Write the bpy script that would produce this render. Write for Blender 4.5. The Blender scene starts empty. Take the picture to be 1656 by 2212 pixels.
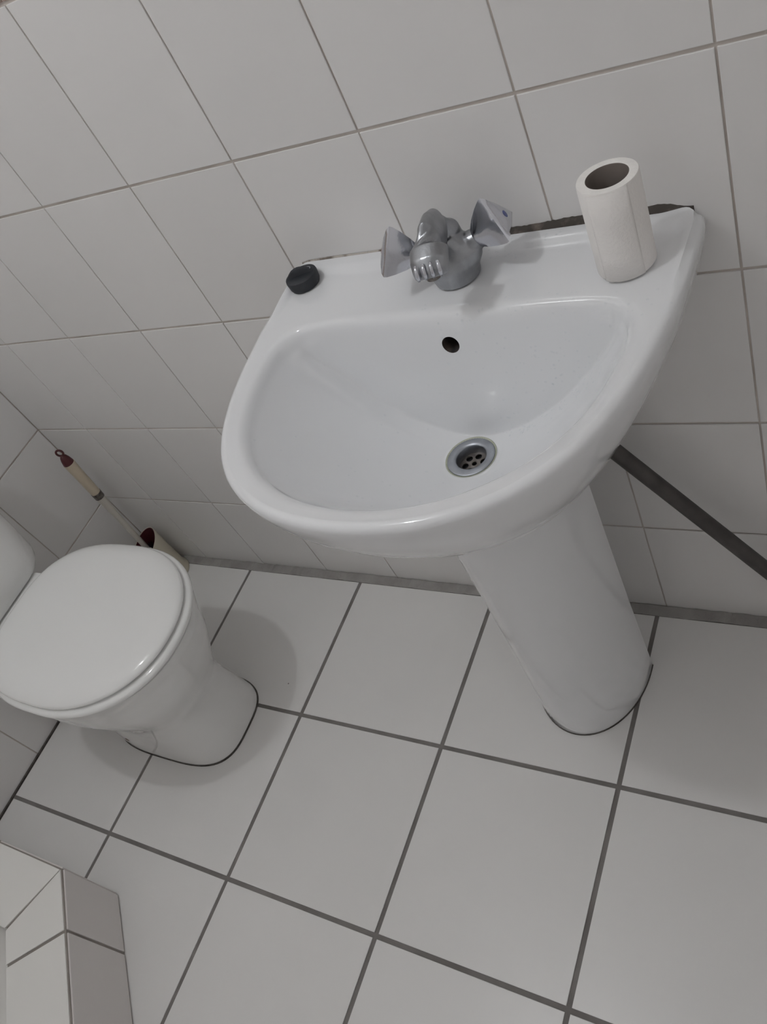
import bpy, bmesh, math, random
from mathutils import Vector, Matrix
from mathutils.bvhtree import BVHTree
random.seed(7)
D = bpy.data; S = bpy.context.scene; COL = S.collection
PI = math.pi

# ------------------------------------------------------------------ camera
cam_d = D.cameras.new('camera'); cam = D.objects.new('camera', cam_d); COL.objects.link(cam)
cam_d.sensor_fit = 'VERTICAL'; cam_d.sensor_height = 36.0
cam_d.lens = 36.0 * 1763.75 / 2212.0
cam_d.clip_start = 0.02
RIGHT = Vector((0.846, 0.359, -0.395)); FWD = Vector((-0.532, 0.500, -0.683)).normalized()
UP = RIGHT.cross(FWD).normalized(); RIGHT = FWD.cross(UP).normalized()
m = Matrix((RIGHT, UP, -FWD)).transposed().to_4x4(); m.translation = (1.738, -0.831, 1.386)
cam.matrix_world = m
S.camera = cam

# ------------------------------------------------------------------ world + view
w = D.worlds.new('world'); S.world = w; w.use_nodes = True
w.node_tree.nodes['Background'].inputs[0].default_value = (0.5, 0.5, 0.5, 1)
w.node_tree.nodes['Background'].inputs[1].default_value = 0.02
S.view_settings.view_transform = 'Standard'; S.view_settings.look = 'None'
S.view_settings.gamma = 1.0; S.view_settings.use_curve_mapping = False
S.view_settings.exposure = 0.0
S.cycles.max_bounces = 16; S.cycles.diffuse_bounces = 12     # white room: light keeps bouncing
LAMP_POS = (0.77, -0.69, 2.42)      # the one ceiling lamp (built further down)
LAMP_STRENGTH = 264.0

# ------------------------------------------------------------------ materials
def mat(name, col, rough=0.4, metal=0.0, spec=0.5, var=0.0, scale=8.0, bump=0.0, bscale=60.0,
        rand=0.0, col2=None, coat=0.0, specks=None):
    M = D.materials.new(name); M.use_nodes = True
    nt = M.node_tree; b = nt.nodes['Principled BSDF']
    b.inputs['Roughness'].default_value = rough; b.inputs['Metallic'].default_value = metal
    b.inputs['Specular IOR Level'].default_value = spec
    b.inputs['Coat Weight'].default_value = coat; b.inputs['Coat Roughness'].default_value = 0.05
    tc = nt.nodes.new('ShaderNodeTexCoord'); geo = nt.nodes.new('ShaderNodeNewGeometry')
    n = nt.nodes.new('ShaderNodeTexNoise'); n.inputs['Scale'].default_value = scale; n.inputs['Detail'].default_value = 5
    nt.links.new(geo.outputs['Position'], n.inputs['Vector'])
    cr = nt.nodes.new('ShaderNodeValToRGB')
    c2 = col2 or tuple(c * (1 - var) for c in col)
    cr.color_ramp.elements[0].position = 0.3; cr.color_ramp.elements[1].position = 0.7
    cr.color_ramp.elements[0].color = (*c2, 1); cr.color_ramp.elements[1].color = (*col, 1)
    nt.links.new(n.outputs['Fac'], cr.inputs['Fac'])
    out = cr.outputs['Color']
    if rand:
        oi = nt.nodes.new('ShaderNodeObjectInfo'); mr = nt.nodes.new('ShaderNodeMapRange')
        mr.inputs['To Min'].default_value = 1 - rand; mr.inputs['To Max'].default_value = 1.0
        nt.links.new(oi.outputs['Random'], mr.inputs['Value'])
        mx = nt.nodes.new('ShaderNodeMix'); mx.data_type = 'RGBA'; mx.blend_type = 'MULTIPLY'
        mx.inputs[0].default_value = 1
        nt.links.new(out, mx.inputs[6]); nt.links.new(mr.outputs[0], mx.inputs[7]); out = mx.outputs[2]
    if specks:
        v = nt.nodes.new('ShaderNodeTexVoronoi'); v.inputs['Scale'].default_value = specks[0]
        nt.links.new(geo.outputs['Position'], v.inputs['Vector'])
        lt = nt.nodes.new('ShaderNodeMath'); lt.operation = 'LESS_THAN'; lt.inputs[1].default_value = specks[1]
        nt.links.new(v.outputs['Distance'], lt.inputs[0])
        mx = nt.nodes.new('ShaderNodeMix'); mx.data_type = 'RGBA'
        nt.links.new(lt.outputs[0], mx.inputs[0]); nt.links.new(out, mx.inputs[6])
        mx.inputs[7].default_value = (*specks[2], 1); out = mx.outputs[2]
    nt.links.new(out, b.inputs['Base Color'])
    if bump:
        bn = nt.nodes.new('ShaderNodeTexNoise'); bn.inputs['Scale'].default_value = bscale; bn.inputs['Detail'].default_value = 3
        nt.links.new(geo.outputs['Position'], bn.inputs['Vector'])
        bu = nt.nodes.new('ShaderNodeBump'); bu.inputs['Strength'].default_value = bump; bu.inputs['Distance'].default_value = 0.002
        nt.links.new(bn.outputs['Fac'], bu.inputs['Height']); nt.links.new(bu.outputs[0], b.inputs['Normal'])
    return M

MAT = {}
MAT['wall_tile'] = mat('glazed_wall_tile', (0.79, 0.778, 0.770), 0.22, var=0.015, scale=3, bump=0.04, bscale=14, rand=0.03)
MAT['border_tile'] = mat('border_tile', (0.36, 0.37, 0.30), 0.25, col2=(0.45, 0.30, 0.27), scale=25)
MAT['floor_tile'] = mat('floor_tile', (0.805, 0.797, 0.785), 0.33, var=0.03, scale=4, bump=0.06, bscale=90, rand=0.03,
                        specks=(7.0, 0.012, (0.25, 0.22, 0.2)))
MAT['wall_grout'] = mat('wall_grout', (0.66, 0.61, 0.57), 0.9, col2=(0.50, 0.455, 0.415), scale=14, bump=0.4)
MAT['floor_grout'] = mat('floor_grout', (0.25, 0.235, 0.228), 0.9, col2=(0.17, 0.158, 0.15), scale=16, bump=0.5)
MAT['cement'] = mat('cement_strip', (0.38, 0.37, 0.355), 0.9, col2=(0.27, 0.255, 0.245), scale=16, bump=0.8, bscale=120)
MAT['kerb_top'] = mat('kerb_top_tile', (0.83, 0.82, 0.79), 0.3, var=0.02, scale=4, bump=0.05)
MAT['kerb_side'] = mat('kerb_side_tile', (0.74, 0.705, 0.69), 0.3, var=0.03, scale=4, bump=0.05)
MAT['kerb_grout'] = mat('kerb_grout', (0.34, 0.31, 0.285), 0.9, col2=(0.24, 0.215, 0.20), scale=16, bump=0.5)
MAT['plaster'] = mat('white_plaster', (0.90, 0.898, 0.896), 0.85, var=0.03)
MAT['ceramic'] = mat('vitreous_china', (0.815, 0.826, 0.842), 0.06, var=0.01, scale=5, coat=0.3)
MAT['toilet_ceramic'] = mat('toilet_china', (0.80, 0.80, 0.79), 0.07, var=0.01, scale=5, coat=0.3)
MAT['lid_plastic'] = mat('seat_plastic', (0.85, 0.855, 0.845), 0.07, var=0.01, scale=5)
MAT['chrome'] = mat('worn_chrome', (0.40, 0.41, 0.43), 0.30, metal=1.0, col2=(0.30, 0.31, 0.325), scale=45, bump=0.15, bscale=220)
MAT['chrome_bright'] = mat('chrome_handle', (0.66, 0.67, 0.72), 0.16, metal=1.0, var=0.12, scale=30, bump=0.05, bscale=180)
MAT['steel'] = mat('waste_steel', (0.42, 0.44, 0.475), 0.40, metal=1.0, var=0.2, scale=60)
MAT['steel_dirty'] = mat('dirty_steel', (0.30, 0.28, 0.26), 0.4, metal=0.9, col2=(0.12, 0.10, 0.09), scale=120)
MAT['black'] = mat('dark_hole', (0.012, 0.013, 0.016), 0.8)
MAT['hole'] = mat('overflow_inside', (0.02, 0.02, 0.024), 0.8, col2=(0.10, 0.075, 0.06), scale=90)
MAT['blue_dot'] = mat('blue_enamel', (0.06, 0.08, 0.25), 0.25)
MAT['red_dot'] = mat('red_enamel', (0.35, 0.03, 0.03), 0.25)
MAT['rubber'] = mat('black_rubber', (0.022, 0.025, 0.032), 0.6, var=0.3, scale=60, bump=0.15)
MAT['paper'] = mat('tissue_paper', (0.89, 0.865, 0.84), 0.95, spec=0.1, var=0.02, scale=20, bump=0.3, bscale=300)
MAT['paper_end'] = mat('tissue_edge', (0.92, 0.90, 0.87), 0.95, spec=0.1, var=0.06, scale=90, bump=0.5, bscale=400)
MAT['card'] = mat('cardboard_core', (0.22, 0.19, 0.17), 0.9, spec=0.1, var=0.2, scale=40)
MAT['pipe'] = mat('black_pipe', (0.050, 0.045, 0.043), 0.55, col2=(0.085, 0.077, 0.072), scale=30, bump=0.2)
MAT['cream'] = mat('cream_plastic', (0.60, 0.52, 0.40), 0.35, var=0.04)
MAT['cream2'] = mat('cream_cup_plastic', (0.58, 0.54, 0.44), 0.35, var=0.04)
MAT['white_plastic'] = mat('white_plastic', (0.62, 0.59, 0.53), 0.4, var=0.03)
MAT['maroon'] = mat('maroon_plastic', (0.085, 0.018, 0.022), 0.35, var=0.1)
MAT['bristle'] = mat('dark_bristles', (0.03, 0.03, 0.038), 0.8, var=0.5, scale=200)
MAT['grime'] = mat('rusty_bolt', (0.10, 0.075, 0.06), 0.7, col2=(0.28, 0.22, 0.18), scale=90)
MAT['seal'] = mat('grey_seal', (0.13, 0.12, 0.11), 0.9, col2=(0.05, 0.045, 0.04), scale=60)
MAT['lamp_base'] = mat('lamp_base', (0.7, 0.7, 0.7), 0.4)
# water: clear drops
wm = D.materials.new('water'); wm.use_nodes = True
_n = wm.node_tree.nodes; _l = wm.node_tree.links; _n.remove(_n['Principled BSDF'])
_t = _n.new('ShaderNodeBsdfTransparent'); _t.inputs[0].default_value = (0.97, 0.98, 0.985, 1)
_g = _n.new('ShaderNodeBsdfGlossy'); _g.inputs['Roughness'].default_value = 0.03
_m = _n.new('ShaderNodeMixShader')
_m.inputs[0].default_value = 0.07; _l.new(_t.outputs[0], _m.inputs[1]); _l.new(_g.outputs[0], _m.inputs[2])
_l.new(_m.outputs[0], _n['Material Output'].inputs['Surface'])
MAT['water'] = wm
lm = D.materials.new('lamp_glow'); lm.use_nodes = True
_b = lm.node_tree.nodes['Principled BSDF']; _b.inputs['Base Color'].default_value = (0.9, 0.9, 0.9, 1)
_b.inputs['Emission Color'].default_value = (0.965, 0.985, 1.0, 1); _b.inputs['Emission Strength'].default_value = LAMP_STRENGTH
MAT['lamp'] = lm
# mould-stained sealant: dark where the mould sits (towards the tap's cold side), tan elsewhere
sm = D.materials.new('mouldy_sealant'); sm.use_nodes = True
nt = sm.node_tree; b = nt.nodes['Principled BSDF']; b.inputs['Roughness'].default_value = 0.85
geo = nt.nodes.new('ShaderNodeNewGeometry'); sx = nt.nodes.new('ShaderNodeSeparateXYZ'); nt.links.new(geo.outputs['Position'], sx.inputs[0])
nz = nt.nodes.new('ShaderNodeTexNoise'); nz.inputs['Scale'].default_value = 60; nz.inputs['Detail'].default_value = 6
nt.links.new(geo.outputs['Position'], nz.inputs['Vector'])
cr = nt.nodes.new('ShaderNodeValToRGB'); e = cr.color_ramp.elements
e[0].position = 0.0; e[0].color = (0.0, 0, 0, 1); e[1].position = 1.0; e[1].color = (0.7, 0.7, 0.7, 1)
mrx = nt.nodes.new('ShaderNodeMapRange'); mrx.inputs['From Min'].default_value = 0.98; mrx.inputs['From Max'].default_value = 1.56
nt.links.new(sx.outputs['X'], mrx.inputs['Value']); nt.links.new(mrx.outputs[0], cr.inputs['Fac'])
for pos, val in [(0.04, .15), (0.1, .3), (0.18, .1), (0.25, .15), (0.27, .75), (0.34, .7), (0.36, .25), (0.5, .3), (0.55, .48), (0.70, .55), (0.97, .52)]:
    q = e.new(pos); q.color = (val, val, val, 1)
ad = nt.nodes.new('ShaderNodeMath'); ad.operation = 'ADD'; nt.links.new(cr.outputs['Color'], ad.inputs[0]); nt.links.new(nz.outputs['Fac'], ad.inputs[1])
cr2 = nt.nodes.new('ShaderNodeValToRGB'); e2 = cr2.color_ramp.elements
e2[0].position = 0.66; e2[0].color = (0.50, 0.46, 0.42, 1); e2[1].position = 1.15 if False else 1.0; e2[1].color = (0.07, 0.06, 0.052, 1)
q = e2.new(0.80); q.color = (0.20, 0.165, 0.14, 1)
nt.links.new(ad.outputs[0], cr2.inputs['Fac']); nt.links.new(cr2.outputs['Color'], b.inputs['Base Color'])
bu = nt.nodes.new('ShaderNodeBump'); bu.inputs['Strength'].default_value = 0.6; bu.inputs['Distance'].default_value = 0.002
nt.links.new(nz.outputs['Fac'], bu.inputs['Height']); nt.links.new(bu.outputs[0], b.inputs['Normal'])
MAT['sealant'] = sm

# ------------------------------------------------------------------ helpers
def link(name, me, parent=None):
    o = D.objects.new(name, me); COL.objects.link(o)
    if parent: o.parent = parent
    return o
def mesh(name, V, F, m, parent=None, smooth=False, loc=None):
    me = D.meshes.new(name); me.from_pydata([tuple(v) for v in V], [], F); me.update()
    bm = bmesh.new(); bm.from_mesh(me); bmesh.ops.remove_doubles(bm, verts=bm.verts, dist=1e-6)
    bmesh.ops.recalc_face_normals(bm, faces=bm.faces); bm.to_mesh(me); bm.free()
    me.materials.append(MAT[m] if isinstance(m, str) else m)
    if smooth is True:
        for p in me.polygons: p.use_smooth = True
    elif smooth:
        me.shade_smooth() if hasattr(me, 'shade_smooth') else None
        me.set_sharp_from_angle(angle=math.radians(smooth))
    o = link(name, me, parent)
    if loc: o.location = loc
    return o
def empty(name, loc, label, cat, group=None):
    o = D.objects.new(name, None); COL.objects.link(o); o.location = loc; o.empty_display_size = 0.05
    tag(o, label, cat, group); return o
def tag(o, label, cat, group=None, kind=None):
    if label: o['label'] = label
    if cat: o['category'] = cat
    if group: o['group'] = group
    if kind: o['kind'] = kind
    return o
def struct(o, label):
    o['kind'] = 'structure'; o['label'] = label; o['category'] = o.name.split('_')[0].split('.')[0]; return o
def boxVF(x0, x1, y0, y1, z0, z1):
    V = [(x0,y0,z0),(x1,y0,z0),(x1,y1,z0),(x0,y1,z0),(x0,y0,z1),(x1,y0,z1),(x1,y1,z1),(x0,y1,z1)]
    F = [(0,3,2,1),(4,5,6,7),(0,1,5,4),(1,2,6,5),(2,3,7,6),(3,0,4,7)]
    return V, F
def loft(rings, cap0=True, cap1=True, closed=True):
    V = []; F = []; n = len(rings[0])
    for r in rings: V += [tuple(p) for p in r]
    for i in range(len(rings) - 1):
        for j in range(n if closed else n - 1):
            k = (j + 1) % n
            F.append((i*n + j, i*n + k, (i+1)*n + k, (i+1)*n + j))
    if cap0: F.append(tuple(range(n)))
    if cap1: F.append(tuple((len(rings)-1)*n + j for j in range(n)))
    return V, F
def lathe(prof, c=(0,0,0), seg=48, cap0=True, cap1=True):
    R = [[(c[0] + r*math.cos(2*PI*j/seg), c[1] + r*math.sin(2*PI*j/seg), c[2] + z) for j in range(seg)] for r, z in prof]
    return loft(R, cap0, cap1)
def frame(t, up=Vector((0,0,1))):
    t = t.normalized()
    if abs(t.dot(up)) > 0.98: up = Vector((1,0,0))
    a = t.cross(up).normalized(); b_ = a.cross(t).normalized(); return a, b_
def sweep(path, radii, seg=20, up=Vector((0,0,1)), cap=True):
    P = [Vector(p) for p in path]; R = []
    for i, p in enumerate(P):
        t = P[min(i+1, len(P)-1)] - P[max(i-1, 0)]
        a, b_ = frame(t, up); r = radii[i] if isinstance(radii, (list, tuple)) else radii
        ra, rb = r if isinstance(r, (list, tuple)) else (r, r)
        R.append([p + a*ra*math.cos(2*PI*j/seg) + b_*rb*math.sin(2*PI*j/seg) for j in range(seg)])
    return loft(R, cap, cap)
def join(*VFs):
    V = []; F = []
    for v, f in VFs:
        o = len(V); V += list(v); F += [tuple(i + o for i in ff) for ff in f]
    return V, F
def tile_poly(poly, z0, z1, ch=0.0012):
    """chamfered prism over a convex ccw polygon in xy (list of 2D), from z0 to z1"""
    n = len(poly); c = (sum(p[0] for p in poly)/n, sum(p[1] for p in poly)/n)
    ins = []
    for i in range(n):
        p0, p1, p2 = Vector(poly[i-1]), Vector(poly[i]), Vector(poly[(i+1) % n])
        d1 = (p1-p0).normalized(); d2 = (p2-p1).normalized()
        n1 = Vector((-d1.y, d1.x)); n2 = Vector((-d2.y, d2.x)); bb = (n1+n2); bb = bb / max(1e-6, bb.dot(n1))
        ins.append(p1 + bb*ch)
    R = [[(p[0], p[1], z0) for p in poly], [(p[0], p[1], z1-ch*0.6) for p in poly], [(p[0], p[1], z1) for p in ins]]
    return loft(R, False, True)
def smooth_closed(pts, per=10):
    out = []; n = len(pts)
    for i in range(n):
        p0, p1, p2, p3 = [Vector(pts[(i+k-1) % n]) for k in range(4)]
        for s in range(per):
            t = s/per
            out.append(0.5*((2*p1) + (p2-p0)*t + (2*p0-5*p1+4*p2-p3)*t*t + (3*p1-p0-3*p2+p3)*t**3))
    return out
def ray_poly(c, ang, poly):
    d = Vector((math.cos(ang), math.sin(ang))); best = 0
    for i in range(len(poly)):
        a = Vector(poly[i]) - c; e_ = Vector(poly[(i+1) % len(poly)]) - Vector(poly[i])
        den = d.x*e_.y - d.y*e_.x
        if abs(den) < 1e-12: continue
        t = (a.x*e_.y - a.y*e_.x)/den; s = (a.x*d.y - a.y*d.x)/den
        if -1e-9 <= s <= 1+1e-9 and t > best: best = t
    return best
def sstep(a, b_, x):
    t = min(1, max(0, (x-a)/(b_-a))); return t*t*(3-2*t)
def baked(o):
    dg = bpy.context.evaluated_depsgraph_get(); dg.update()
    me = D.meshes.new_from_object(o.evaluated_get(dg)); o.modifiers.clear(); o.data = me
    return o

# ------------------------------------------------------------------ room shell
XR, YF, ZC = 2.12, -1.62, 2.50
TW, TH, XA, Z0 = 0.2, 0.2549, 0.1742, 0.2480
REC = 0.0022
struct(mesh('floor', *boxVF(0.0, XR, YF, 0.0, -0.05, -REC), 'floor_grout'), 'white square floor tiles with dark grey joints')
floor_o = D.objects['floor']
struct(mesh('wall_back', *boxVF(-0.1, XR+0.1, REC, 0.1, -0.05, ZC), 'wall_grout'), 'back wall of white glazed tiles behind the wash basin')
struct(mesh('wall_left', *boxVF(-0.1, -REC, YF-0.1, REC, -0.05, ZC), 'wall_grout'), 'white tiled side wall behind the toilet')
struct(mesh('wall_right', *boxVF(XR, XR+0.1, YF-0.1, 0.0, -0.05, ZC), 'wall_tile'), 'plain white wall facing the toilet')
struct(mesh('wall_front', *boxVF(-0.002, XR, YF-0.1, YF, -0.05, ZC), 'wall_tile'), 'plain white wall facing the wash basin')
struct(mesh('ceiling', *boxVF(-0.1, XR+0.1, YF-0.1, 0.1, ZC, ZC+0.08), 'plaster'), 'white plaster ceiling')
WB, WL = D.objects['wall_back'], D.objects['wall_left']

mcache = {}
def tile(parent, w_, h_, loc, rot, mt, thick, ch=0.0012, jit=0.0):
    key = (round(w_, 4), round(h_, 4), mt, thick)
    if key not in mcache:
        V, F = tile_poly([(0, 0), (w_, 0), (w_, h_), (0, h_)], -thick, 0.0, 0.0006)
        me = D.meshes.new('tile'); me.from_pydata(V, [], F); me.update(); me.materials.append(MAT[mt]); mcache[key] = me
    o = D.objects.new('tile', mcache[key]); COL.objects.link(o); o.parent = parent
    o.matrix_world = Matrix.Translation(loc) @ rot
    if jit:
        o.matrix_world = Matrix.Translation(loc) @ rot @ Matrix.Rotation(random.uniform(-jit, jit), 4, 'X') @ Matrix.Rotation(random.uniform(-jit, jit), 4, 'Y')
    return o
JV, JH = 0.0027, 0.0044
zs = [-0.0015] + [Z0 + TH*i for i in range(10)]
zs = [z for z in zs if z < ZC - 0.02] + [ZC]
xs = [0.0] + [XA + TW*i for i in range(10)] + [XR]
RB = Matrix.Rotation(PI/2, 4, 'X')                         # tile xy -> wall xz, faces -y
RLEFT = Matrix(((0,0,1,0),(1,0,0,0),(0,1,0,0),(0,0,0,1)))   # tile x -> +y, y -> +z, normal -> +x
for r in range(len(zs)-1):
    z0, z1 = zs[r] + (JH/2 if r else 0), zs[r+1] - JH/2
    mt = 'border_tile' if abs(zs[r] - (Z0+4*TH)) < 0.01 else 'wall_tile'
    for c in range(len(xs)-1):
        x0, x1 = xs[c] + (JV/2 if c else 0.001), xs[c+1] - JV/2
        tile(WB, x1-x0, z1-z0, (x0, random.uniform(-0.0003, 0.0003), z0), RB, mt, REC, jit=0.0012)
ys = [0.0] + [-0.203 - TW*i for i in range(7)] + [YF]
for r in range(len(zs)-1):
    z0, z1 = zs[r] + (JH/2 if r else 0), zs[r+1] - JH/2
    mt = 'border_tile' if abs(zs[r] - (Z0+4*TH)) < 0.01 else 'wall_tile'
    for c in range(len(ys)-1):
        y0, y1 = ys[c+1] + JV/2, ys[c] - (JV/2 if c else 0.0015)
        tile(WL, y1-y0, z1-z0, (random.uniform(-0.0003, 0.0003), y0, z0), RLEFT, mt, REC, jit=0.0012)
fx = [0.004] + [0.3433 + 0.3393*i for i in range(6) if 0.3433 + 0.3393*i < XR-0.05] + [XR]
fy = [-0.0205] + [-0.3637 - 0.3455*j for j in range(5) if -0.3637 - 0.3455*j > YF+0.05] + [YF]
JF = 0.0085
for i in range(len(fx)-1):
    for j in range(len(fy)-1):
        x0, x1 = fx[i]+JF/2, fx[i+1]-JF/2
        y1, y0 = fy[j]-JF/2, fy[j+1]+JF/2
        tile(floor_o, x1-x0, y1-y0, (x0, y0, random.uniform(-0.0003, 0.0003)), Matrix.Identity(4), 'floor_tile', REC, jit=0.0006)
# raw cement strip filling the gap between floor tiles and back wall (uneven, crumbly)
V = []; F = []; N = 240
for i in range(N+1):
    x = 0.005 + (XR-0.01)*i/N
    ya = -0.0235 - 0.0015*math.sin(x*37) * random.random(); hh = random.uniform(-0.0012, 0.0022)
    V += [(x, ya, -0.002), (x, ya, -0.0006+hh*0.3), (x, -0.012, hh), (x, -0.0015, 0.0008+hh), (x, 0.0, -0.002)]
for i in range(N):
    for k in range(4): F.append((i*5+k, (i+1)*5+k, (i+1)*5+k+1, i*5+k+1))
mesh('cement_strip', V, F, 'cement', floor_o)
# black sealant line at the foot of the left wall
V, F = boxVF(-0.0005, 0.0045, -0.80, -0.03, -0.002, 0.0022); mesh('sealant_line', V, F, 'seal', floor_o)

# ------------------------------------------------------------------ shower kerb (angled shower corner)
KH = 0.172
outer = [Vector((0.0, -0.806)), Vector((0.449, -0.806)), Vector((0.80, -1.157)), Vector((0.80, YF))]
wid = 0.128; t8 = math.tan(PI/8)
inner = [Vector((0.0, -0.806-wid)), Vector((0.449-wid*t8, -0.806-wid)), Vector((0.80-wid, -1.157-wid*t8)), Vector((0.80-wid, YF))]
g = 0.003
def seg_core():
    R = []
    for o_, i_ in zip(outer, inner):
        d = (i_-o_).normalized()*g
        a, b_ = o_+d, i_-d
        R.append([(a.x, a.y, -0.002), (b_.x, b_.y, -0.002), (b_.x, b_.y, KH-g), (a.x, a.y, KH-g)])
    return loft(R, True, True)
kerb = struct(mesh('shower_kerb', *seg_core(), 'kerb_grout'), 'low angled shower kerb clad in white tiles beside the toilet')
kerb['category'] = 'kerb'
def kerb_tiles(si, cuts):
    o0, o1, i0, i1 = outer[si], outer[si+1], inner[si], inner[si+1]
    d = (o1-o0); L = d.length; d = d/L; nrm = Vector((d.y, -d.x))   # nrm: towards the shower (right of travel)
    j = 0.0032
    ss = [0.0] + cuts + [L]
    for a, b_ in zip(ss[:-1], ss[1:]):
        # top: outer edge a..b, inner edge follows the mitre at the ends
        pa, pb = o0 + d*(a+j), o0 + d*(b_-j)
        qa = (i0 + d*j) if a == 0.0 else o0 + d*(a+j) + nrm*wid
        qb = (i1 - d*j) if b_ == L else o0 + d*(b_-j) + nrm*wid
        poly = [pa + nrm*0.0055, qa - nrm*0.001, qb - nrm*0.001, pb + nrm*0.0055]
        area = sum(poly[k-1].x*poly[k].y - poly[k].x*poly[k-1].y for k in range(4))
        if area < 0: poly.reverse()
        V, F = tile_poly([(p.x, p.y) for p in poly], KH-g, KH, 0.001); mesh('tile', V, F, 'kerb_top', kerb)
        # outer face: vertical tile
        V, F = tile_poly([(a+j, 0.004), (b_-j, 0.004), (b_-j, KH-0.005), (a+j, KH-0.005)], -g, 0.0, 0.001)
        V = [(o0.x + d.x*v[0] - nrm.x*v[2], o0.y + d.y*v[0] - nrm.y*v[2], v[1]) for v in V]
        mesh('tile', V, F, 'kerb_side', kerb)
        V, F = tile_poly([(a+j, 0.004), (b_-j, 0.004), (b_-j, KH-0.005), (a+j, KH-0.005)], -g, 0.0, 0.001)
        V = [(o0.x + d.x*v[0] + nrm.x*(v[2]+wid), o0.y + d.y*v[0] + nrm.y*(v[2]+wid), v[1]) for v in V]
        if a > 0.0 and b_ < L: mesh('tile', V, F, 'kerb_side', kerb)
kerb_tiles(0, [0.05, 0.249]); kerb_tiles(1, [0.122, 0.322]); kerb_tiles(2, [0.2])
V, F = tile_poly([(0.002, YF+0.002), (inner[2].x-0.004, YF+0.002), (inner[2].x-0.004, inner[2].y-0.004), (inner[1].x-0.004, inner[1].y-0.004), (0.002, inner[1].y-0.004)], 0.001, 0.05, 0.004)
tag(mesh('shower_tray', V, F, 'kerb_top'), 'white shower tray sunk behind the angled tiled kerb', 'shower tray')

# ------------------------------------------------------------------ wash basin
SX = 1.266; ZT = 0.843
half = [(0.2715, -0.0015), (0.2790, -0.0055), (0.2820, -0.0150), (0.2825, -0.05), (0.281, -0.10), (0.279, -0.14), (0.274, -0.18), (0.268, -0.22), (0.258, -0.264), (0.246, -0.302), (0.230, -0.338),
        (0.208, -0.372), (0.178, -0.403), (0.142, -0.427), (0.098, -0.446), (0.05, -0.4565)]
outl = [(SX+x, y) for x, y in half] + [(SX, -0.460)] + [(SX-x, y) for x, y in reversed(half)]
op = []
for i in range(len(outl)-1):      # Catmull-Rom, open at the back edge
    p = [Vector(outl[max(0, i-1)]), Vector(outl[i]), Vector(outl[i+1]), Vector(outl[min(len(outl)-1, i+2)])]
    for s in range(8):
        t = s/8; op.append(0.5*((2*p[1]) + (p[2]-p[0])*t + (2*p[0]-5*p[1]+4*p[2]-p[3])*t*t + (3*p[1]-p[0]-3*p[2]+p[3])*t**3))
op.append(Vector(outl[-1]))
# round the back corners a little (they are softly rounded in plan)
def round_corner(poly_first, poly_last):
    return poly_first, poly_last
bh = [(0.0, -0.134), (0.08, -0.1335), (0.15, -0.134), (0.195, -0.138), (0.218, -0.148), (0.231, -0.168), (0.2345, -0.195), (0.232, -0.225), (0.2235, -0.272), (0.205, -0.318),
      (0.176, -0.358), (0.140, -0.388), (0.098, -0.410), (0.05, -0.4235)]
bowl = [(SX+x, y) for x, y in bh] + [(SX, -0.428)] + [(SX-x, y) for x, y in reversed(bh[1:])]
bp_ = smooth_closed(bowl, 8)
CC = Vector((SX, -0.245)); DR = Vector((SX, -0.203)); RD = 0.0335; ZD = 0.660
NA = 288
angs = [2*PI*i/NA for i in range(NA)]
for cx in (SX+0.2715, SX-0.2715):
    a = math.atan2(-0.0015-CC.y, cx-CC.x) % (2*PI)
    k = min(range(len(angs)), key=lambda q: abs(angs[q]-a)); angs[k] = a
OP = [CC + Vector((math.cos(a), math.sin(a)))*ray_poly(CC, a, op) for a in angs]
BP = [CC + Vector((math.cos(a), math.sin(a)))*ray_poly(CC, a, bp_) for a in angs]
ADIR = [Vector((math.cos(a), math.sin(a))) for a in angs]
PEDC = Vector((SX, -0.17))
def inset(i, d, z):
    """body point: outline drawn in by d towards the pedestal; the back stays flat on the wall"""
    p = OP[i]
    f = sstep(-0.015, -0.10, p.y)                   # 0 at the wall, 1 away from it
    t = (PEDC - p); L = t.length; t = t/L
    q = p + t*min(d, L*0.82)
    if p.y > -0.016:                                 # back edge
        q = Vector((p.x + (SX-p.x)*min(0.95, d/0.283), p.y))
    return (q.x, q.y, z)
rings = []
# bottom (resting on pedestal) up the outside
for z, d in [(0.632, 0.168), (0.640, 0.152), (0.66, 0.120), (0.69, 0.083), (0.72, 0.055), (0.75, 0.034), (0.78, 0.0175), (0.80, 0.0095), (0.815, 0.0050), (0.826, 0.0022), (0.834, 0.0015), (0.8385, 0.0025), (0.8415, 0.0052), (0.8428, 0.009)]:
    rings.append([inset(i, d, z) for i in range(NA)])
def ridge(p):
    back = sstep(-0.034, -0.020, p.y)
    side = sstep(0.255, 0.268, abs(p.x-SX))*sstep(-0.15, -0.06, p.y)
    return 0.0060*max(back, side*0.8)
NB = 26
base = [Vector(inset(i, 0.012, 0)[:2]) for i in range(NA)]
for k in range(NB+1):
    t = k/NB; r = []
    for i in range(NA):
        q = base[i].lerp(BP[i] + ADIR[i]*0.0115, t)
        zz = 0.8432 + (0.8405-0.8432)*t + ridge(q)
        r.append((q.x, q.y, zz))
    rings.append(r)
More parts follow.
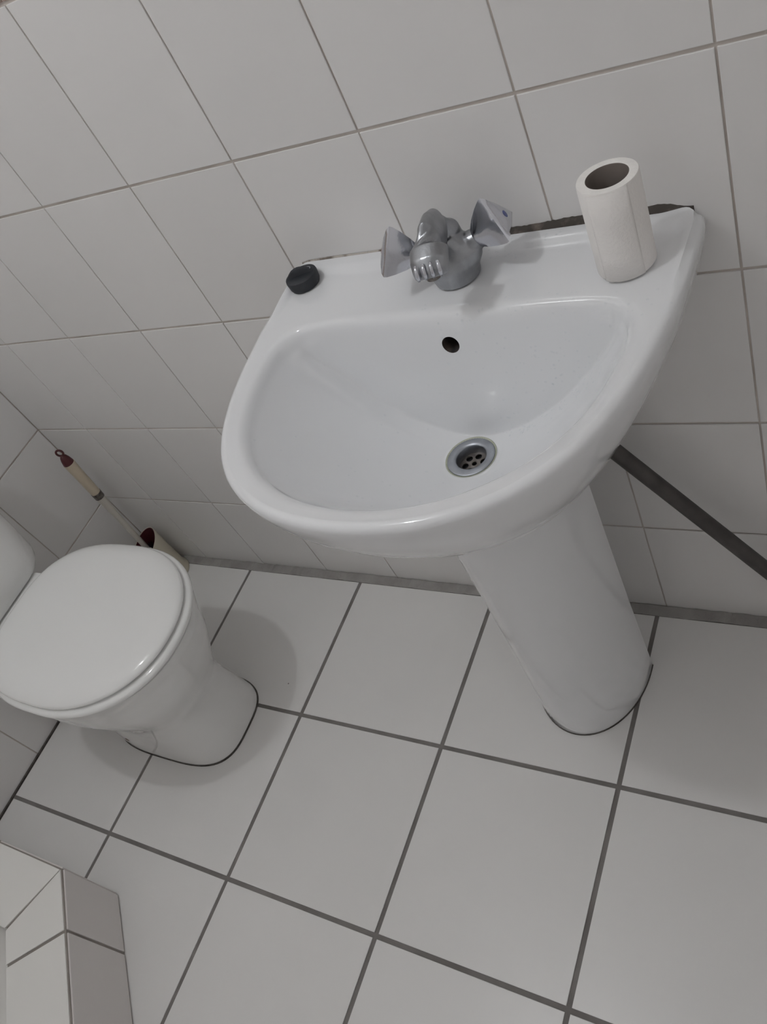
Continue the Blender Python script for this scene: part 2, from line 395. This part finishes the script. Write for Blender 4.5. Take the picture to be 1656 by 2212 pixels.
# roll-over into the bowl
ZE = 0.8405
for dr, dz in [(0.0065, 0.0012), (0.003, 0.0030), (0.0, 0.0056), (-0.0025, 0.0092), (-0.0045, 0.0135)]:
    rings.append([((BP[i] + ADIR[i]*dr).x, (BP[i] + ADIR[i]*dr).y, ZE-dz) for i in range(NA)])
EP = [BP[i] - ADIR[i]*0.0060 for i in range(NA)]; ZE2 = ZE-0.0185
EPS = EP[::4]
def edge_dist(q):
    best = 9.0; ey = 0.0
    for i in range(len(EPS)):
        p0 = EPS[i-1]; p1 = EPS[i]; ex_, ey_ = p1.x-p0.x, p1.y-p0.y
        tt = ((q.x-p0.x)*ex_ + (q.y-p0.y)*ey_)/(ex_*ex_ + ey_*ey_ + 1e-12)
        tt = 0.0 if tt < 0 else (1.0 if tt > 1 else tt)
        dx, dy = p0.x+tt*ex_-q.x, p0.y+tt*ey_-q.y; d_ = dx*dx + dy*dy
        if d_ < best: best = d_; ey = p0.y + tt*ey_
    return math.sqrt(best), ey
NK = 64
def smax(p, q, k):
    h = max(k-abs(p-q), 0.0)/k; return max(p, q) + h*h*k*0.25
for k in range(1, NK+1):
    t = 1 - (k-1)/(NK-1); r = []
    for i in range(NA):
        dp = DR + ADIR[i]*RD
        q = dp.lerp(EP[i], t)
        v = q - DR; L = v.length; u = v/L
        # dished bottom: distance to the bowl edge, with the back half carried on behind the wall
        lim = (EP[i]-DR).length
        if u.y > 0:
            le = 1.0/math.sqrt((u.x/0.226)**2 + (u.y/0.205)**2)
            lim = max(lim, le)
        rr = max(0.0, (L-RD)/(lim-RD))
        bot = ZD + (ZE2-ZD)*(0.62*rr**1.25 + 0.38*rr**3.0)
        # steep back wall of the bowl, meeting the dished bottom in a soft crease
        zz = bot
        if q.y > -0.26:
            de, ey = edge_dist(q)
            bk = sstep(-0.215, -0.150, ey)
            zz = smax(bot, max(ZE2 - de*(7.5-1.0*bk), ZD-0.05), 0.0005 + 0.016*bk)
        zz = min(zz, ZE2)
        if t > 0.999: zz = ZE2
        w0 = sstep(0.06, 0.0, t); zz = zz*(1-w0) + ZD*w0
        r.append((q.x, q.y, zz))
    rings.append(r)
for rr, zz in [(RD-0.0015, ZD-0.002), (RD-0.002, ZD-0.004), (0.025, ZD-0.0045), (0.0235, ZD-0.006), (0.0235, ZD-0.022)]:
    rings.append([(DR.x + ADIR[i].x*rr, DR.y + ADIR[i].y*rr, zz) for i in range(NA)])
V, F = loft(rings, True, True)
basin = empty('wash_basin', (SX, 0, 0.632), 'white ceramic wash basin with a half-round bowl fixed to the tiled wall', 'basin')
def rel(o, parent):                     # keep world placement when parenting to an Empty
    o.parent = parent; o.matrix_parent_inverse = Matrix.Translation(-parent.location); return o
bw = mesh('bowl', V, F, 'ceramic', smooth=True); bw.data.materials.append(MAT['hole'])
# overflow hole in the steep back of the bowl
cutV, cutF = sweep([(1.268, -0.175, 0.801), (1.268, -0.085, 0.795)], 0.0115, 28)
cutter = mesh('overflow_cut', cutV, cutF, 'hole')
bo = bw.modifiers.new('b', 'BOOLEAN'); bo.operation = 'DIFFERENCE'; bo.object = cutter; bo.solver = 'EXACT'
try: bo.material_mode = 'TRANSFER'
except Exception: pass
bpy.context.view_layer.update()
baked(bw)
D.objects.remove(cutter)
bw.data.set_sharp_from_angle(angle=math.radians(45))
rel(bw, basin)
# waste: flange + cup + perforated strainer
P0 = (DR.x, DR.y, ZD)
fl = rel(mesh('waste_flange', *lathe([(0.0205, -0.016), (0.0205, -0.001), (0.0215, 0.0004), (0.0245, 0.0012), (0.0305, 0.0012), (0.0325, 0.0004), (0.0330, -0.0018), (0.031, -0.0035), (0.0225, -0.0035), (0.0225, -0.016), (0.0205, -0.016)], P0, 56, False, False), 'steel', smooth=50), basin)
fl['label'] = 'metal waste ring in the bottom of the bowl'
st = mesh('strainer', *lathe([(0.0204, -0.0155), (0.0204, -0.0135)], P0, 40), 'steel_dirty')
holes = []
for k in range(6):
    a = k*PI/3 + 0.35
    holes.append(lathe([(0.0046, -0.02), (0.0046, -0.008)], (P0[0]+0.0125*math.cos(a), P0[1]+0.0125*math.sin(a), P0[2]), 16))
holes.append(lathe([(0.0035, -0.02), (0.0035, -0.008)], P0, 16))
hc = mesh('hole_cut', *join(*holes), 'black')
bo = st.modifiers.new('b', 'BOOLEAN'); bo.operation = 'DIFFERENCE'; bo.object = hc; bo.solver = 'EXACT'
bpy.context.view_layer.update(); baked(st); D.objects.remove(hc)
rel(st, basin)
rel(mesh('waste_throat', *lathe([(0.0202, -0.0200), (0.0202, -0.0192)], P0, 32), 'black'), basin)
# lime/green deposit ring around the waste
dep = mat('limescale', (0.52, 0.53, 0.42), 0.5, col2=(0.40, 0.42, 0.33), scale=80)
MAT['lime'] = dep
rel(mesh('limescale_ring', *lathe([(0.0328, -0.0008), (0.0345, 0.0010), (0.0352, 0.0006), (0.033, -0.003)], P0, 56, False, False), 'lime', smooth=True), basin)

# sealant bead between basin and wall
V = []; F = []; N = 160
for i in range(N+1):
    t = i/N; x = SX-0.272 + 0.540*t
    h = 0.0042 + 0.0012*math.sin(x*55) + 0.0012*random.random()
    thick_ = (0.35 + 0.65*sstep(1.27, 1.33, x))*sstep(0.0, 0.03, t)*(1-0.95*sstep(0.93, 1.0, t))
    zb = 0.8445; dp_ = 0.0065*thick_
    V += [(x, -0.0002, zb+0.004+h*thick_+0.003*thick_), (x, -dp_*0.6, zb+0.004+h*thick_), (x, -dp_, zb+0.004), (x, -dp_*0.9, zb-0.004), (x, 0.0012, zb-0.004)]
for i in range(N):
    for k in range(4): F.append((i*5+k, (i+1)*5+k, (i+1)*5+k+1, i*5+k+1))
tr = mesh('trim_1', V, F, 'sealant', smooth=True)
struct(tr, 'mouldy black sealant line along the back of the wash basin'); tr['category'] = 'sealant'

# ------------------------------------------------------------------ pedestal
def ped_ring(z, s=1.0, out=0.0, n=40):
    hw = (0.104 + out)*s; yb = -0.128; ymid = -0.136; yf = -0.286*1.0 - out
    pts = [(SX+0.002+hw, yb)]
    for k in range(n+1):
        a = -PI/2*0 - PI*k/n
        c_, s_ = math.cos(a), math.sin(a)
        ex = 1.0
        pts.append((SX+0.002 + hw*math.copysign(abs(c_)**ex, c_), ymid + (ymid-yf)*math.copysign(abs(s_)**ex, s_)))
    pts.append((SX+0.002-hw, yb))
    th = 0.014
    inn = [(SX+0.002-hw+th, yb)]
    for k in range(n, -1, -1):
        a = -PI*k/n; c_, s_ = math.cos(a), math.sin(a)
        inn.append((SX+0.002 + (hw-th)*math.copysign(abs(c_)**ex, c_), ymid + (ymid-yf-th)*math.copysign(abs(s_)**ex, s_)))
    inn.append((SX+0.002+hw-th, yb))
    return [(x, y, z) for x, y in pts + inn]
rg = [ped_ring(z, 1, o_) for z, o_ in [(0.001, 0.0), (0.004, 0.001), (0.06, 0.0005), (0.2, -0.001), (0.4, -0.001), (0.56, 0.0005), (0.6315, 0.002)]]
V, F = loft(rg, False, False)
n_ = len(rg[0]); hN = n_//2
for base_i in (0, (len(rg)-1)*n_):
    for k in range(hN-1):
        F.append((base_i+k, base_i+k+1, base_i+n_-2-k, base_i+n_-1-k))
ped = mesh('basin_pedestal', V, F, 'ceramic', smooth=40)
tag(ped, 'white ceramic pedestal with a rounded front carrying the wash basin', 'pedestal')
# dark grout line where the pedestal meets the floor
sealr = [ped_ring(z, 1, o_)[:n_//2] for z, o_ in [(0.0002, 0.0022), (0.0022, 0.0018), (0.0035, 0.0004)]]
V, F = loft(sealr, False, False, closed=False)
mesh('floor_seal', V, F, 'seal', ped)

# ------------------------------------------------------------------ mixer tap
TX, TY, TZ = 1.268, -0.066, 0.8430
tap = empty('mixer_tap', (TX, TY, TZ), 'worn chrome mixer tap with arched spout and two triangular handles on the basin', 'tap')
def ell(cx, cy, z, rx, ry, n=32):
    return [(cx + rx*math.cos(2*PI*j/n), cy + ry*math.sin(2*PI*j/n), z) for j in range(n)]
body = loft([ell(TX, TY-0.002, TZ, 0.0290, 0.0285), ell(TX, TY-0.002, TZ+0.010, 0.0310, 0.0290), ell(TX, TY-0.002, TZ+0.022, 0.0385, 0.0290),
             ell(TX, TY-0.001, TZ+0.034, 0.041, 0.0265), ell(TX, TY, TZ+0.046, 0.031, 0.022), ell(TX, TY, TZ+0.056, 0.015, 0.015)])
arms = [sweep([(TX+s*0.010, TY, TZ+0.030), (TX+s*0.030, TY, TZ+0.038), (TX+s*0.044, TY, TZ+0.044)], [0.018, 0.0150, 0.0118], 20) for s in (-1, 1)]
sp_c = [(0.012, 0.030), (0.011, 0.048), (0.003, 0.063), (-0.012, 0.0745), (-0.030, 0.0815), (-0.050, 0.0840), (-0.067, 0.0820), (-0.079, 0.0765), (-0.086, 0.0690), (-0.088, 0.0630)]
spp = [(TX, TY+y, TZ+z) for y, z in sp_c]
spr = [(0.020, 0.014), (0.021, 0.014), (0.022, 0.0135), (0.023, 0.013), (0.0235, 0.0125), (0.0235, 0.0125), (0.0230, 0.0125), (0.0225, 0.012), (0.0215, 0.0115), (0.0205, 0.0105)]
spout = sweep(spp, spr, 24, up=Vector((0, -1, 0.3)))
tb = mesh('body', *join(body, arms[0], arms[1], spout), 'chrome')
rm = tb.modifiers.new('r', 'REMESH'); rm.mode = 'VOXEL'; rm.voxel_size = 0.0011
smo = tb.modifiers.new('s', 'SMOOTH'); smo.factor = 0.6; smo.iterations = 5
bpy.context.view_layer.update(); baked(tb)
for p in tb.data.polygons: p.use_smooth = True
tb.data.materials.clear(); tb.data.materials.append(MAT['chrome'])
rel(tb, tap)
# outlet: bright ribbed aerator at the mouth of the spout
aer = rel(mesh('aerator', *lathe([(0.0085, 0.004), (0.0090, 0.003), (0.0090, -0.0010), (0.0078, -0.0018), (0.0065, 0.0), (0.001, 0.0)], (TX, TY-0.0850, TZ+0.0605), 28), 'steel_dirty', smooth=40), tap)
for k in range(4):        # polished ribs on the nose of the spout
    rx_ = TX - 0.0132 + 0.0088*k
    rel(mesh('nose_rib', *sweep([(rx_, TY-0.0915, TZ+0.0830), (rx_, TY-0.0958, TZ+0.0780), (rx_, TY-0.0978, TZ+0.0720), (rx_, TY-0.0982, TZ+0.0665)], [(0.0015, 0.0010), (0.0026, 0.0018), (0.0026, 0.0018), (0.0015, 0.0010)], 12, up=Vector((0, -1, 0))), 'chrome_bright', smooth=True), tap)
def handle(s):
    a = Vector((s*0.90, 0, 0.44)).normalized()
    up = Vector((-a.z*s, 0, abs(a.x))); up = (Vector((0,0,1)) - a*a.z).normalized(); side = Vector((0, 1, 0))
    neck = Vector((TX+s*0.037, TY, TZ+0.0410))
    R = []
    M_ = 48
    for dist, r, tri in [(0.0, 0.0115, 0.0), (0.004, 0.0145, 0.2), (0.012, 0.0190, 0.6), (0.024, 0.0240, 0.92), (0.034, 0.0275, 1.0), (0.0380, 0.0278, 1.0), (0.0412, 0.0240, 1.0), (0.0440, 0.0150, 0.9), (0.0452, 0.005, 0.5)]:
        ring = []
        for j in range(M_):
            th = 2*PI*j/M_
            # rounded triangle, one corner up, the other two low front / low back
            k3 = ((th + PI/3) % (2*PI/3)) - PI/3
            rt = math.cos(PI/3)/max(0.5, math.cos(PI/3 - abs(k3)))
            rt = rt*0.86 + 0.14*0.62
            rr = r*((1-tri)*1.0 + tri*(rt*1.28))
            ring.append(neck + a*dist + up*rr*math.cos(th) + side*rr*math.sin(th))
        R.append(ring)
    h = rel(mesh('handle', *loft(R), 'chrome_bright', smooth=35), tap)
    c0 = neck + a*0.0448
    dot = mesh('colour_dot', *sweep([c0 - a*0.001, c0 + a*0.0004, c0 + a*0.0009], [0.0046, 0.0046, 0.003], 20), 'blue_dot' if s > 0 else 'red_dot', smooth=40)
    dot.parent = h; dot.matrix_parent_inverse = Matrix.Identity(4)
    # h has a parent inverse, so its children live in world coordinates here
    return h
for s in (1, -1):
    h = handle(s)
    h['label'] = 'triangular chrome handle with a blue dot' if s > 0 else 'triangular chrome handle turned away from the toilet roll'

tap.rotation_euler.z = math.radians(14)      # the tap has worked loose and sits turned on the deck

# ------------------------------------------------------------------ basin plug
PX, PY, PZ = 1.0225, -0.0465, 0.8436
plug = empty('basin_plug', (PX, PY, PZ), 'black rubber basin plug lying on the corner of the basin', 'plug')
rel(mesh('stopper', *lathe([(0.0212, 0.0), (0.0226, 0.003), (0.0234, 0.010), (0.0238, 0.0135), (0.0232, 0.0160), (0.0212, 0.0172), (0.012, 0.0176), (0.002, 0.0178)], (PX, PY, PZ), 44), 'rubber', smooth=40), plug)
fa = math.radians(20); fd = Vector((math.cos(fa), math.sin(fa), 0)); fn = Vector((-fd.y, fd.x, 0))
R = []
for u in [-1, -0.8, -0.5, -0.2, 0, 0.2, 0.5, 0.8, 1]:
    hgt = 0.0115*(1-abs(u)**2.2) + 0.0004; c0 = Vector((PX, PY, PZ+0.0170)) + fd*u*0.0205
    R.append([c0 + fn*0.0045, c0 + fn*0.0028 + Vector((0,0,hgt*0.8)), c0 + Vector((0,0,hgt)), c0 - fn*0.0028 + Vector((0,0,hgt*0.8)), c0 - fn*0.0045])
rel(mesh('grip_fin', *loft(R), 'rubber', smooth=40), plug)
rc = Vector((PX, PY, PZ+0.0215)) + fd*0.009 ; ring = []
for k in range(17):
    a = PI*1.15*k/16 - 0.2
    ring.append(rc + fd*0.010*math.cos(a)*0.8 + fn*0.007*math.sin(a) - Vector((0,0,0.0025*(k/16))))
rel(mesh('chain_ring', *sweep(ring, 0.0007, 8), 'steel', smooth=True), plug)

# ------------------------------------------------------------------ toilet roll
RX, RY, RZ = 1.4775, -0.082, 0.8434; RH = 0.1055
roll = empty('toilet_roll', (RX, RY, RZ), 'nearly used up white toilet paper roll standing on the basin', 'toilet roll')
def wob(r, z, seed=0, n=64):
    return [(RX + r*math.cos(2*PI*j/n)*(1+0.006*math.sin(3*2*PI*j/n+seed)), RY + r*math.sin(2*PI*j/n)*(1+0.006*math.sin(2*2*PI*j/n+seed)), RZ+z) for j in range(n)]
RO, RI = 0.0314, 0.0218
rel(mesh('paper', *loft([wob(RI, 0.0004), wob(RO-0.0012, 0.0004), wob(RO, 0.002), wob(RO+0.0002, RH*0.5), wob(RO, RH-0.0015), wob(RO-0.0008, RH)], False, False), 'paper', smooth=50), roll)
rel(mesh('paper_end', *loft([wob(RO-0.0008, RH), wob((RO+RI)/2, RH+0.0004), wob(RI, RH-0.0002)], False, False), 'paper_end', smooth=50), roll)
rel(mesh('cardboard_core', *loft([wob(RI, RH-0.0002), wob(RI, 0.0004), wob(RI-0.0007, 0.0004), wob(RI-0.0007, RH-0.0012), wob(RI, RH-0.0002)], False, False), 'card', smooth=50), roll)
# loose end of the paper: a slightly lifted torn sheet edge
V = []; F = []
a0, a1 = math.radians(-118), math.radians(-40)
for i in range(13):
    a = a0 + (a1-a0)*i/12; r = RO + 0.0006 + 0.0014*(1-i/12)**2
    jag = random.uniform(0, 0.0012)
    for z in (0.001 if i > 3 else 0.0007 + jag, 0.03, 0.07, RH-0.001-jag*0.3): V.append((RX + r*math.cos(a), RY + r*math.sin(a), RZ + z))
for i in range(12):
    for k in range(3): F.append((i*4+k, (i+1)*4+k, (i+1)*4+k+1, i*4+k+1))
ls = rel(mesh('loose_sheet', V, F, 'paper', smooth=True), roll)
so = ls.modifiers.new('t', 'SOLIDIFY'); so.thickness = 0.0004

# ------------------------------------------------------------------ toilet
CY = -0.418
wc = empty('toilet', (0.30, CY, 0.0), 'white ceramic toilet with closed lid against the side wall', 'toilet')
def egg(z, xb, xf, hw, nb=2.6, nf=2.1, cfrac=0.52, n=72, cy=CY):
    xc = xb + (xf-xb)*cfrac; R = []
    for j in range(n):
        a = 2*PI*j/n; c_, s_ = math.cos(a), math.sin(a)
        e_ = 2/(nf if c_ > 0 else nb)
        L = (xf-xc) if c_ > 0 else (xc-xb)
        R.append((xc + L*math.copysign(abs(c_)**e_, c_), cy + hw*math.copysign(abs(s_)**e_, s_), z))
    return R
lv = [  # z, xb, xf, hw, nb, nf, cfrac
    (0.001, 0.195, 0.566, 0.110, 3.2, 3.3, 0.52), (0.010, 0.195, 0.565, 0.110, 3.2, 3.3, 0.52), (0.05, 0.19, 0.556, 0.107, 3.2, 3.2, 0.52), (0.10, 0.18, 0.547, 0.105, 3.2, 3.1, 0.52),
    (0.14, 0.16, 0.549, 0.108, 3.2, 3.0, 0.52), (0.175, 0.145, 0.564, 0.118, 3.2, 2.8, 0.52), (0.21, 0.12, 0.584, 0.134, 3.6, 2.6, 0.52), (0.25, 0.13, 0.606, 0.151, 3.4, 2.4, 0.52),
    (0.29, 0.14, 0.625, 0.164, 3.2, 2.3, 0.52), (0.33, 0.15, 0.640, 0.172, 3.1, 2.2, 0.52), (0.355, 0.155, 0.652, 0.178, 3.0, 2.15, 0.52), (0.374, 0.16, 0.660, 0.182, 3.0, 2.15, 0.52),
    (0.383, 0.164, 0.660, 0.181, 3.0, 2.15, 0.52), (0.387, 0.172, 0.652, 0.174, 3.0, 2.15, 0.52)]
V, F = loft([egg(*l) for l in lv])
rel(mesh('pan', V, F, 'toilet_ceramic', smooth=50), wc)
fs = [egg(z, 0.195-d, 0.566+d, 0.110+d, 3.2, 3.3, 0.52) for z, d in [(0.0003, 0.0024), (0.0025, 0.0018), (0.004, 0.0002)]]
rel(mesh('floor_seal', *loft(fs, False, False), 'seal', smooth=True), wc)
# hinge shelf of the pan under the cistern front
def rbox(x0, x1, y0, y1, z0, z1, r, nseg=6, rz=0.004):
    def rr(z, ins):
        P = []
        for cx, cy_, a0 in [(x1-r, y1-r, 0), (x0+r, y1-r, PI/2), (x0+r, y0+r, PI), (x1-r, y0+r, 1.5*PI)]:
            for k in range(nseg+1):
                a = a0 + PI/2*k/nseg; P.append((cx + (r-ins)*math.cos(a), cy_ + (r-ins)*math.sin(a), z))
        return P
    return loft([rr(z0, rz), rr(z0+rz*0.3, rz*0.3), rr(z0+rz, 0), rr(z1-rz, 0), rr(z1-rz*0.3, rz*0.3), rr(z1, rz)])
rel(mesh('hinge_shelf', *rbox(0.170, 0.262, CY-0.094, CY+0.094, 0.384, 0.4055, 0.012), 'lid_plastic', smooth=40), wc)
# seat ring and closed lid
def lidring(z, d):
    R = egg(z, 0.214+d*0.4, 0.6615-d, 0.1815-d, 2.9, 2.12, 0.50); return R
rel(mesh('seat', *loft([lidring(0.3875, 0.004), lidring(0.3890, -0.002), lidring(0.393, -0.0060), lidring(0.398, -0.0065), lidring(0.402, -0.0040), lidring(0.4045, 0.001), lidring(0.4055, 0.007)]), 'lid_plastic', smooth=50), wc)
lidR = [lidring(z, d) for z, d in [(0.4082, 0.010), (0.4090, 0.005), (0.4115, 0.0025), (0.4150, 0.0024), (0.4185, 0.006), (0.4218, 0.012), (0.4249, 0.019), (0.4272, 0.027), (0.4287, 0.038), (0.4297, 0.055), (0.4303, 0.09), (0.4305, 0.14)]]
rel(mesh('lid', *loft(lidR), 'lid_plastic', smooth=True), wc)
# cistern
def cring(z, hw, xf, r, x0=0.004):
    P = []
    y0, y1 = CY-hw, CY+hw
    for cx, cy_, a0, rr in [(xf-r, y1-r, 0, r), (x0+0.01, y1-0.01, PI/2, 0.01), (x0+0.01, y0+0.01, PI, 0.01), (xf-r, y0+r, 1.5*PI, r)]:
        for k in range(9):
            a = a0 + PI/2*k/8; P.append((cx + rr*math.cos(a), cy_ + rr*math.sin(a), z))
    return P
cz = [(0.4075, 0.108, 0.178, 0.05), (0.409, 0.118, 0.184, 0.05), (0.414, 0.128, 0.188, 0.052), (0.424, 0.139, 0.190, 0.055), (0.44, 0.146, 0.191, 0.058), (0.50, 0.152, 0.192, 0.060), (0.76, 0.170, 0.195, 0.060)]
cist = rel(mesh('cistern', *loft([cring(*c) for c in cz]), 'toilet_ceramic', smooth=50), wc)
cl = mesh('cistern_lid', *loft([cring(z, hw, xf, 0.06) for z, hw, xf in [(0.761, 0.172, 0.197), (0.764, 0.176, 0.201), (0.785, 0.176, 0.201), (0.791, 0.172, 0.197), (0.793, 0.162, 0.187)]]), 'toilet_ceramic', smooth=50)
cl.parent = cist
fb = mesh('flush_button', *lathe([(0.024, 0.0), (0.024, 0.004), (0.022, 0.006), (0.019, 0.0045), (0.002, 0.0045)], (0.10, CY, 0.793), 36), 'chrome_bright', smooth=40); fb.parent = cist
# floor bolt with rust stain at the side of the foot
for s in (-1, 1):
    bx_ = rel(mesh('floor_bolt', *sweep([(0.300, CY + s*0.098, 0.045), (0.300, CY + s*0.1050, 0.045), (0.300, CY + s*0.1062, 0.045)], [0.0075, 0.007, 0.004], 14), 'grime', smooth=40), wc)

# ------------------------------------------------------------------ brush and its cup
BX, BY = 0.090, -0.062
cup = empty('brush_holder', (BX, BY, 0), 'cream plastic toilet brush cup in the tiled corner', 'brush holder')
def cupring(r, z, tilt=0.0, n=48):
    out = []
    for j in range(n):
        a = 2*PI*j/n
        zz = z + tilt*(0.8*math.sin(a) + 0.45*math.cos(a))
        out.append((BX + r*math.cos(a), BY + r*math.sin(a), zz))
    return out
rel(mesh('cup', *loft([cupring(0.046, 0.0005), cupring(0.0515, 0.001), cupring(0.0520, 0.006), cupring(0.0505, 0.008), cupring(0.0478, 0.012), cupring(0.0465, 0.08), cupring(0.0460, 0.128, 0.024), cupring(0.0452, 0.1300, 0.024), cupring(0.0440, 0.1292, 0.024)], True, False), 'cream2', smooth=45), cup)
rel(mesh('liner', *loft([cupring(0.0440, 0.1292, 0.024), cupring(0.0425, 0.1285, 0.024), cupring(0.0415, 0.06), cupring(0.0405, 0.02), cupring(0.02, 0.018)], False, True), 'maroon', smooth=45), cup)
br = empty('toilet_brush', (BX, BY, 0.03), 'toilet brush with cream grip and maroon hanging loop in its cup', 'toilet brush')
lean = Vector((0.020, 0.006, 0.36)).normalized(); bo_ = Vector((BX-0.004, BY+0.002, 0.13))
def on(z): return bo_ + lean*((z-0.13)/lean.z)
rel(mesh('rod', *sweep([on(0.10), on(0.13), on(0.26), on(0.300), on(0.325)], [0.0070, 0.0070, 0.0075, 0.0100, 0.0112], 20), 'white_plastic', smooth=40), br)
rel(mesh('band', *sweep([on(0.3245), on(0.3246), on(0.342), on(0.3421)], [0.0115, 0.0124, 0.0128, 0.0115], 24), 'steel_dirty', smooth=40), br)
rel(mesh('grip', *sweep([on(0.342), on(0.36), on(0.40), on(0.43), on(0.448)], [0.0118, 0.0124, 0.0128, 0.0136, 0.0142], 24), 'cream', smooth=40), br)
capo = rel(mesh('cap', *sweep([on(0.4482), on(0.452), on(0.462), on(0.470), on(0.474)], [0.0134, (0.0132, 0.0124), (0.0115, 0.0095), (0.0085, 0.0065), (0.004, 0.004)], 24), 'maroon', smooth=50), br)
hl = []; rcn = on(0.482)
sidev = RIGHT.copy(); sidev.z = 0; sidev.normalize()
for k in range(25):
    a = 2*PI*k/24; hl.append(rcn + sidev*0.0085*math.cos(a) + lean*0.0085*math.sin(a))
lo = mesh('hanging_loop', *sweep(hl, 0.0026, 10, up=Vector((0.7, -0.7, 0.1))), 'maroon', smooth=True); lo.parent = capo
# bristle head: stubby spikes around the core, inside the cup
V, F = sweep([on(0.025), on(0.035), on(0.06), on(0.085), on(0.100)], [0.010, 0.021, 0.026, 0.024, 0.009], 18)
parts = [(V, F)]
for k in range(220):
    a = random.uniform(0, 2*PI); z = random.uniform(0.035, 0.098); c0 = on(z)
    d = Vector((math.cos(a), math.sin(a), random.uniform(-0.2, 0.5))).normalized()
    parts.append(sweep([c0 + d*0.012, c0 + d*random.uniform(0.028, 0.036)], [0.0014, 0.0007], 4))
rel(mesh('bristle_head', *join(*parts), 'bristle'), br)['kind'] = 'stuff'
rel(mesh('neck_ferrule', *sweep([on(0.094), on(0.106), on(0.1065)], [0.0095, 0.0095, 0.006], 18), 'white_plastic', smooth=40), br)

# ------------------------------------------------------------------ black waste pipe
pd = Vector((1.0, 0, -1.525)).normalized(); pp = Vector((1.4140, -0.05, 0.460))
pts = [pp - pd*0.17, pp - pd*0.10, pp, pp + pd*0.2, pp + pd*0.4, pp + pd*0.548]
pipe = mesh('waste_pipe', *sweep(pts, 0.0122, 20), 'pipe', smooth=40)
tag(pipe, 'black plastic waste pipe slanting down the wall from the basin to the floor', 'pipe')

# ------------------------------------------------------------------ ceiling lamp (out of frame, lights the room)
lamp = empty('ceiling_lamp', (LAMP_POS[0], LAMP_POS[1], ZC), 'round white globe lamp on the ceiling', 'lamp')
rel(mesh('lamp_base', *lathe([(0.055, 0.0), (0.055, -0.018), (0.035, -0.024)], (LAMP_POS[0], LAMP_POS[1], ZC), 40), 'lamp_base', smooth=40), lamp)
rel(mesh('lamp_socket', *lathe([(0.022, 0.0), (0.022, -0.020), (0.016, -0.024)], (LAMP_POS[0], LAMP_POS[1], ZC-0.018), 28), 'lamp_base', smooth=40), lamp)
BR = 0.036
prof = [(0.012, BR+0.008), (0.016, BR*0.86)] + [(max(0.0006, BR*math.sin(PI*k/9)), BR*math.cos(PI*k/9)) for k in range(2, 10)]
rel(mesh('bulb', *lathe(prof, LAMP_POS, 14), 'lamp', smooth=True), lamp)

# ------------------------------------------------------------------ water drops on the basin
bvh = BVHTree.FromPolygons([tuple(v.co) for v in bw.data.vertices], [tuple(p.vertices) for p in bw.data.polygons])
parts = []
def drop(x, y, r):
    hit = bvh.ray_cast(Vector((x, y, 1.0)), Vector((0, 0, -1)))
    if hit[0] is None or hit[0].z < 0.665: return
    if (Vector((x, y)) - Vector((TX, TY))).length < 0.04 or (Vector((x, y)) - Vector((RX, RY))).length < 0.036: return
    p, nn = hit[0], hit[1]
    if nn.z < 0: nn = -nn
    a, b_ = frame(nn, Vector((0.3, 1, 0.1))); R = []
    for k in range(4):
        ph = PI/2*k/3*0.97
        R.append([p + nn*(r*0.45*math.sin(ph) - 0.00012) + (a*math.cos(2*PI*j/8) + b_*math.sin(2*PI*j/8))*r*math.cos(ph) for j in range(8)])
    parts.append(loft(R, False, True))
for k in range(150): drop(random.gauss(1.36, 0.07), random.uniform(-0.175, -0.141), random.uniform(0.0009, 0.0019))
for k in range(70): drop(random.gauss(1.36, 0.07), random.uniform(-0.15, -0.115), random.uniform(0.0009, 0.0019))
for k in range(40): drop(random.gauss(1.34, 0.06), random.uniform(-0.045, -0.012), random.uniform(0.0009, 0.0019))
for k in range(70): drop(random.gauss(1.25, 0.09), random.uniform(-0.36, -0.15), random.uniform(0.0009, 0.0019))
wd = mesh('water_drops', *join(*parts), 'water', smooth=True)
tag(wd, 'tiny clear water drops splashed over the basin bowl', 'water', kind='stuff')
